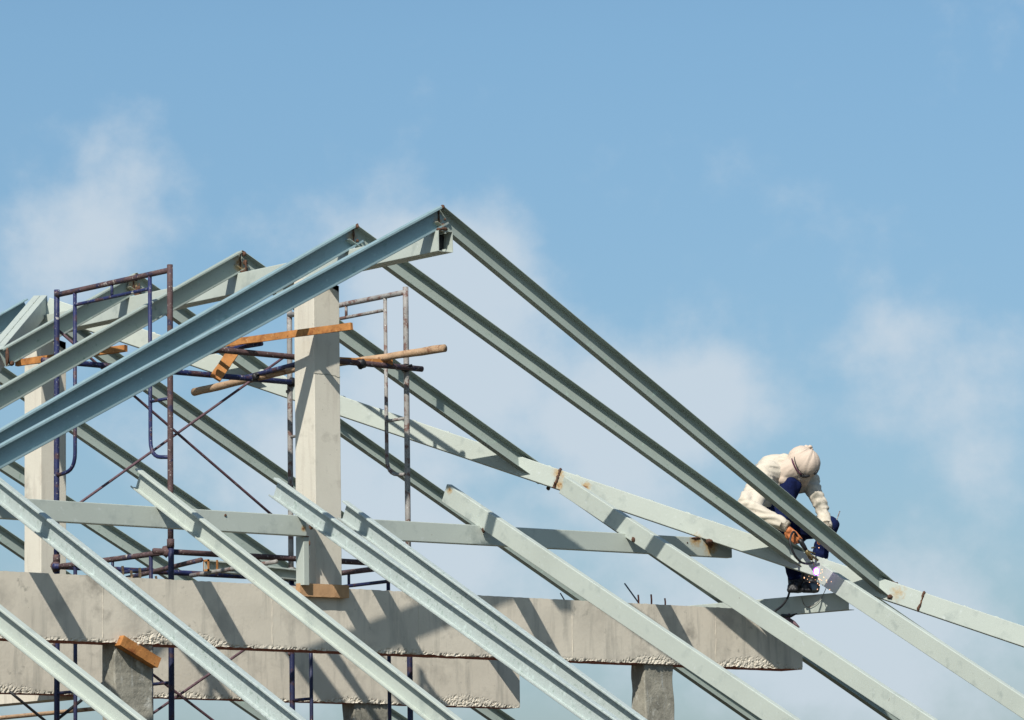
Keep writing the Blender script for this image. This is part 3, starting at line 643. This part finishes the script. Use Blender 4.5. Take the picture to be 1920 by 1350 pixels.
def hand(bm, wr, ha, palmn, grip, side):
    """palm + five separate bent fingers; fingers curl toward palmn"""
    d = (ha-wr).normalized(); s = d.cross(palmn).normalized()*side; pn = palmn
    cap(bm, wr, wr + d*.03, .026, .03)
    for k in (-1.5, -.5, .5, 1.5): cap(bm, wr + d*.02 + s*.008*k, wr + d*.085 + s*.0195*k, .017, .0125, 10, 3)
    for k, ln in zip((-1.5, -.5, .5, 1.5), (.062, .078, .084, .074)):
        b0 = wr + d*.088 + s*.021*k; a = d
        for i, (f, r0, r1) in enumerate(((.45, .0095, .009), (.32, .009, .008), (.25, .008, .0065))):
            ang = grip*(i+.6)*.62; dd = (d*cos(ang) + pn*sin(ang)).normalized(); b1 = b0 + dd*ln*f*1.15
            cap(bm, b0, b1, r0, r1, 10, 2); b0 = b1
    t0 = wr + d*.03 - s*.028; t1 = t0 + (d*.6 - s*.55 + pn*.5).normalized()*.036; t2 = t1 + (d*.75 + pn*.65 + s*.1).normalized()*.03
    cap(bm, t0, t1, .0135, .011, 10, 3); cap(bm, t1, t2, .011, .008, 10, 3)
camdir = -fwd
hand(bm, J['wrL'] + (J['haL']-J['wrL'])*.18, J['haL'] + V3((.03, -.03, -.06)), (V3((.55, .2, -.25))).normalized(), 1.25, 1)
hand(bm, J['wrR'] + (J['haR']-J['wrR'])*.18, J['haR'] + V3((-.03, -.03, -.06)), (V3((-.6, .2, -.2))).normalized(), 1.1, -1)
base = V3((4.25, .95, 4.50))
body = organic('person', bm, m_skin, None, .005, 2, loc=base)
tag(body, 'crouching welder in cream shirt, beige head cloth and blue jeans, leaning over the glowing weld', 'person')
# jacket
bm = bmesh.new()
bk = V3((0, .06, .02))
cap(bm, J['chest']+bk*.4, J['waist']+bk*.3, .165, .165); cap(bm, J['waist']+bk*.3, J['pelvis']+V3((-.02, .02, .03)), .165, .17)
cap(bm, J['chest']+V3((-.02, .04, .02)), J['shL'], .15, .088); cap(bm, J['chest']+V3((.02, .04, 0)), J['shR'], .14, .085)
cap(bm, J['neck']+V3((-.03, .03, -.01)), J['shL']+V3((.03, 0, .02)), .085, .085)
cap(bm, J['shL'], J['elL'], .080, .064); cap(bm, J['elL'], J['wrL']+V3((-.015, .01, .01)), .066, .052)
cap(bm, J['shR'], J['elR'], .072, .056); cap(bm, J['elR'], J['wrR'], .056, .046)
cap(bm, J['shL']+V3((-.04, .02, -.06)), J['elL']+V3((-.03, .05, .04)), .07, .07)
cap(bm, J['chest']+V3((-.06, .0, .045)), J['neck']+V3((-.03, .05, .055)), .115, .085); cap(bm, J['neck']+V3((-.02, .06, .05)), J['shR']+V3((-.04, .0, .03)), .08, .075)
jk = organic('shirt', bm, m_cloth2, body, .008, 2, .011, 11)
# cuffs
for s, e in (('L', .048), ('R', .044)):
    bm = bmesh.new(); dd = (J['wr'+s]-J['el'+s]).normalized(); c = J['wr'+s]
    tube(bm, [c - dd*.02, c + dd*.02, c + dd*.035], [e+.004, e, e-.006], 18, caps=False)
    f = bm.faces[:]; bmesh.ops.solidify(bm, geom=f, thickness=.004); link('cuff', bm, m_cloth, body, smooth=True)
# hood: cloth wrapped over the head, falling on the neck, knotted at the top
bm = bmesh.new()
cr = V3((4.300, .86, 5.512))
ell(bm, cr, (.126, .126, .122)); ell(bm, hp(0, -.02, .03), (.11, .12, .11), HM)
cap(bm, cr + V3((-.03, .03, -.02)), J['neck'] + V3((-.075, .0, -.01)), .105, .085); cap(bm, J['neck'] + V3((-.08, .02, .0)), J['neck'] + V3((-.10, -.01, -.07)), .075, .05)
cap(bm, hp(0, .04, -.04), hp(0, .05, -.09), .095, .08)
hood = organic('head_cloth', bm, m_hood, body, .007, 3, .006, 12)
bm = bmesh.new()
kn = V3((4.335, .86, 5.625))
blob(bm, kn + V3((-.012, 0, .008)), (.035, .03, .022), amp=.5); blob(bm, kn + V3((.025, -.01, .004)), (.022, .02, .018), amp=.5); blob(bm, kn + V3((.01, -.02, .018)), (.018, .018, .013), amp=.5)
link('cloth_knot', bm, m_hood, body, smooth=True)
# goggle strap following the hood, and goggles below the brow
def onhood(px, pz, out=.006):
    """point on the camera side of the hood at lateral offset px (right) and height pz"""
    rr = .126; s = max(0, rr*rr - px*px - pz*pz)**.5
    return cr + rt0*px + V3((0, 0, 1))*pz - V3((fwd.x, fwd.y, 0)).normalized()*(s+out)
st1 = [(-.098, .052), (-.100, .026), (-.096, 0.0), (-.086, -.030), (-.070, -.060), (-.050, -.084), (-.030, -.098)]
for r_, off, mm in ((.0065, 0, m_strap), (.0035, .016, m_black)):
    bm = bmesh.new(); tube(bm, [onhood(x+off, z, .016) for x, z in st1], [r_*k for k in (.8, 1.1, 1.2, 1, .8, .7, .8)], 8); link('goggle_strap', bm, mm, body, smooth=True)
bm = bmesh.new(); tube(bm, [onhood(x, z, .014) for x, z in ((-.045, -.100), (-.02, -.108), (.01, -.110), (.035, -.106))], [.008, .012, .011, .006], 10)
tube(bm, [onhood(x, z, .012) for x, z in ((.07, -.094), (.086, -.080), (.100, -.062))], [.006, .010, .006], 10); link('goggles', bm, m_black, body, smooth=True)
# dark T-shirt front seen below the head
bm = bmesh.new(); cap(bm, V3((4.19, .93, 5.36)), V3((4.15, .98, 5.10)), .07, .10); cap(bm, V3((4.24, .92, 5.34)), V3((4.20, .98, 5.20)), .06, .06)
organic('undershirt', bm, m_jean, body, .010, 3, .003)
# jeans
bm = bmesh.new()
cap(bm, J['pelvis'], J['waist']+V3((0, 0, -.1)), .15, .14)
for s in 'LR':
    cap(bm, J['pelvis'], J['hip'+s], .13, .12); cap(bm, J['hip'+s], J['knee'+s], .105, .075); cap(bm, J['knee'+s], J['ank'+s]+V3((0, 0, -.01)), .073, .060)
organic('jeans', bm, m_jean, body, .010, 3, .005, 15)
for s in 'LR':
    bm = bmesh.new(); a, t = J['ank'+s], J['toe'+s]
    cap(bm, a + V3((.05, .03, -.075)), t + V3((0, 0, -.012)), .048, .042); cap(bm, a + V3((0, 0, .05)), a + V3((0, 0, -.05)), .066, .062)
    side_ = (t-a).cross(V3((0, 0, 1))).normalized()
    for q_ in (-1, 1): cap(bm, a + V3((.05, .03, -.095)) + side_*.018*q_, t + V3((-.02, -.02, -.035)) + side_*.022*q_, .026, .024)
    bt = organic('boot', bm, m_black, body, .008, 1)
# trailing rod sticking up by the knee
rod((4.40, .66, 4.99), (4.475, .66, 5.13), .004, m_grey, 'electrode_rod', 'thin welding electrode sticking up beside the blue knee', 'electrode')
# electrode holder
h0, h1 = V3((3.93, .55, 4.875)), V3((4.03, .52, 4.72))
o = empty('electrode_holder', h0); tag(o, 'sooty electrode holder gripped in the bare hand above the glowing weld', 'welding tool')
bm = bmesh.new(); tube(bm, subdiv(h0, h0.lerp(h1, .5), 3), [.017, .019, .018, .015], 12); link('handle', bm, m_black, o, smooth=True)
bm = bmesh.new(); tube(bm, subdiv(h0.lerp(h1, .5), h1, 4), [.012, .02, .017, .02, .01], 10)
tube(bm, [h1 + V3((-.03, -.01, .06)), h1 + V3((.03, .0, .05))], .008, 8); tube(bm, [h1 + V3((-.02, -.02, .09)), h1 + V3((.04, .01, .10))], .007, 8); tube(bm, [h1 + V3((.0, 0, .03)), h1 + V3((.06, 0, .0))], .009, 8); link('jaw', bm, m_brass, o, smooth=True)
arc = V3((4.005, .455, 4.628))
bm = bmesh.new(); tube(bm, [h1, arc + V3((-.01, 0, .02))], .003, 6); link('electrode', bm, m_rust, o, smooth=True)
def cable(pts, r, name, label, m=m_black):
    P = [V3(p) for p in pts]; out = []
    for i in range(len(P)-1):
        a = P[max(0, i-1)]; b = P[i]; c = P[i+1]; d = P[min(len(P)-1, i+2)]
        for k in range(6):
            t = k/6; out.append(.5*((2*b) + (c-a)*t + (2*a-5*b+4*c-d)*t*t + (3*b-a-3*c+d)*t**3))
    out.append(P[-1]); bm = bmesh.new(); tube(bm, out, r, 10); return tag(link(name, bm, m, loc=P[0], smooth=True), label, 'cable', 'welding cables')
cable([(3.93, .56, 4.88), (3.86, .54, 4.93), (3.80, .52, 4.86), (3.81, .50, 4.77), (3.87, .49, 4.70), (3.95, .49, 4.685), (4.02, .50, 4.70)], .0085, 'welding_cable', 'black cable looping from the hand to the electrode holder')
cable([(4.28, .98, 4.68), (4.19, .93, 4.57), (4.12, .89, 4.47), (4.05, .88, 4.40), (3.96, .86, 4.355), (3.9, .9, 4.31)], .0085, 'welding_cable', 'black cable hanging from behind the joint down across the side beam')
cable([(4.235, .55, 4.60), (4.237, .60, 4.50), (4.238, .68, 4.42), (4.238, .78, 4.385), (4.238, .84, 4.41), (4.236, .86, 4.47)], .0028, 'welding_cable', 'thin grey wire loop lying on the side beam face', m_grey)
# earth clamp hanging under the side beam
cl0 = V3((4.25, 1.0, 4.34)); o = empty('earth_clamp', cl0); tag(o, 'dark earth clamp hanging under the side steel beam', 'clamp')
bm = bmesh.new(); tube(bm, [(4.25, 1.10, 4.335), (4.25, 1.0, 4.33), (4.25, .93, 4.345)], [.02, .012, .004], 8); link('upper_jaw', bm, m_black, o, smooth=True)
bm = bmesh.new(); tube(bm, [(4.25, 1.09, 4.325), (4.25, 1.03, 4.305), (4.25, .97, 4.275), (4.25, .912, 4.238)], [.008, .02, .017, .006], 8); tube(bm, [(4.25, 1.02, 4.35), (4.25, 1.02, 4.29)], .009, 8); link('lower_jaw', bm, m_brace, o, smooth=True)
# arc and sparks: the only things that glow
def glow(name, col, st):
    m = bpy.data.materials.new(name); m.use_nodes = True; t = m.node_tree; t.nodes.clear()
    e = t.nodes.new('ShaderNodeEmission'); e.inputs[0].default_value = (*col, 1); e.inputs[1].default_value = st
    u = t.nodes.new('ShaderNodeOutputMaterial'); t.links.new(e.outputs[0], u.inputs[0]); return m
m_arc = glow('arc_core', (1, .9, 1), 16); m_arc2 = glow('arc_plasma', (.42, .07, 1), 4); m_sp = glow('spark_glow', (1, .55, .30), 2.2)
arcp = arc + camdir*.03
o = empty('welding_arc', arcp); tag(o, 'glowing violet and white welding arc at the joint below the hand', 'welding arc')
bm = bmesh.new(); blob(bm, arcp + camdir*.02, (.015, .015, .022), amp=.2); link('core', bm, m_arc, o, smooth=True)
bm = bmesh.new(); blob(bm, arcp, (.023, .023, .034), amp=.35); link('plasma', bm, m_arc2, o, smooth=True)
random.seed(21)
for i, (du, dv) in enumerate([(70, -10), (72, 22), (50, 38), (-13, 46), (8, 66), (-20, 118), (20, 112), (30, 64), (-60, 88), (-120, 110), (40, 116), (62, 128), (-100, 72), (30, 188), (118, 132), (8, 170), (5, 300-60), (-160, 90), (-95, 150), (118-30, 90), (128, 150), (180, 150), (160, 250), (20, -290)]):
    if i == 23: du, dv = 35, -290
    p = arc + rt0*(du/6.4/262) + V3((0, 0, -1))*(dv/6.4/262) - V3((fwd.x, fwd.y, 0))*random.uniform(.05, .09)
    bm = bmesh.new(); r_ = random.uniform(.0016, .0036); blob(bm, p, (r_, r_, r_*random.uniform(1, 2.0)), amp=.2)
    tag(link('spark', bm, m_sp, loc=p, smooth=True), 'tiny glowing spark flying from the welding arc', 'spark', 'sparks around the welding arc')
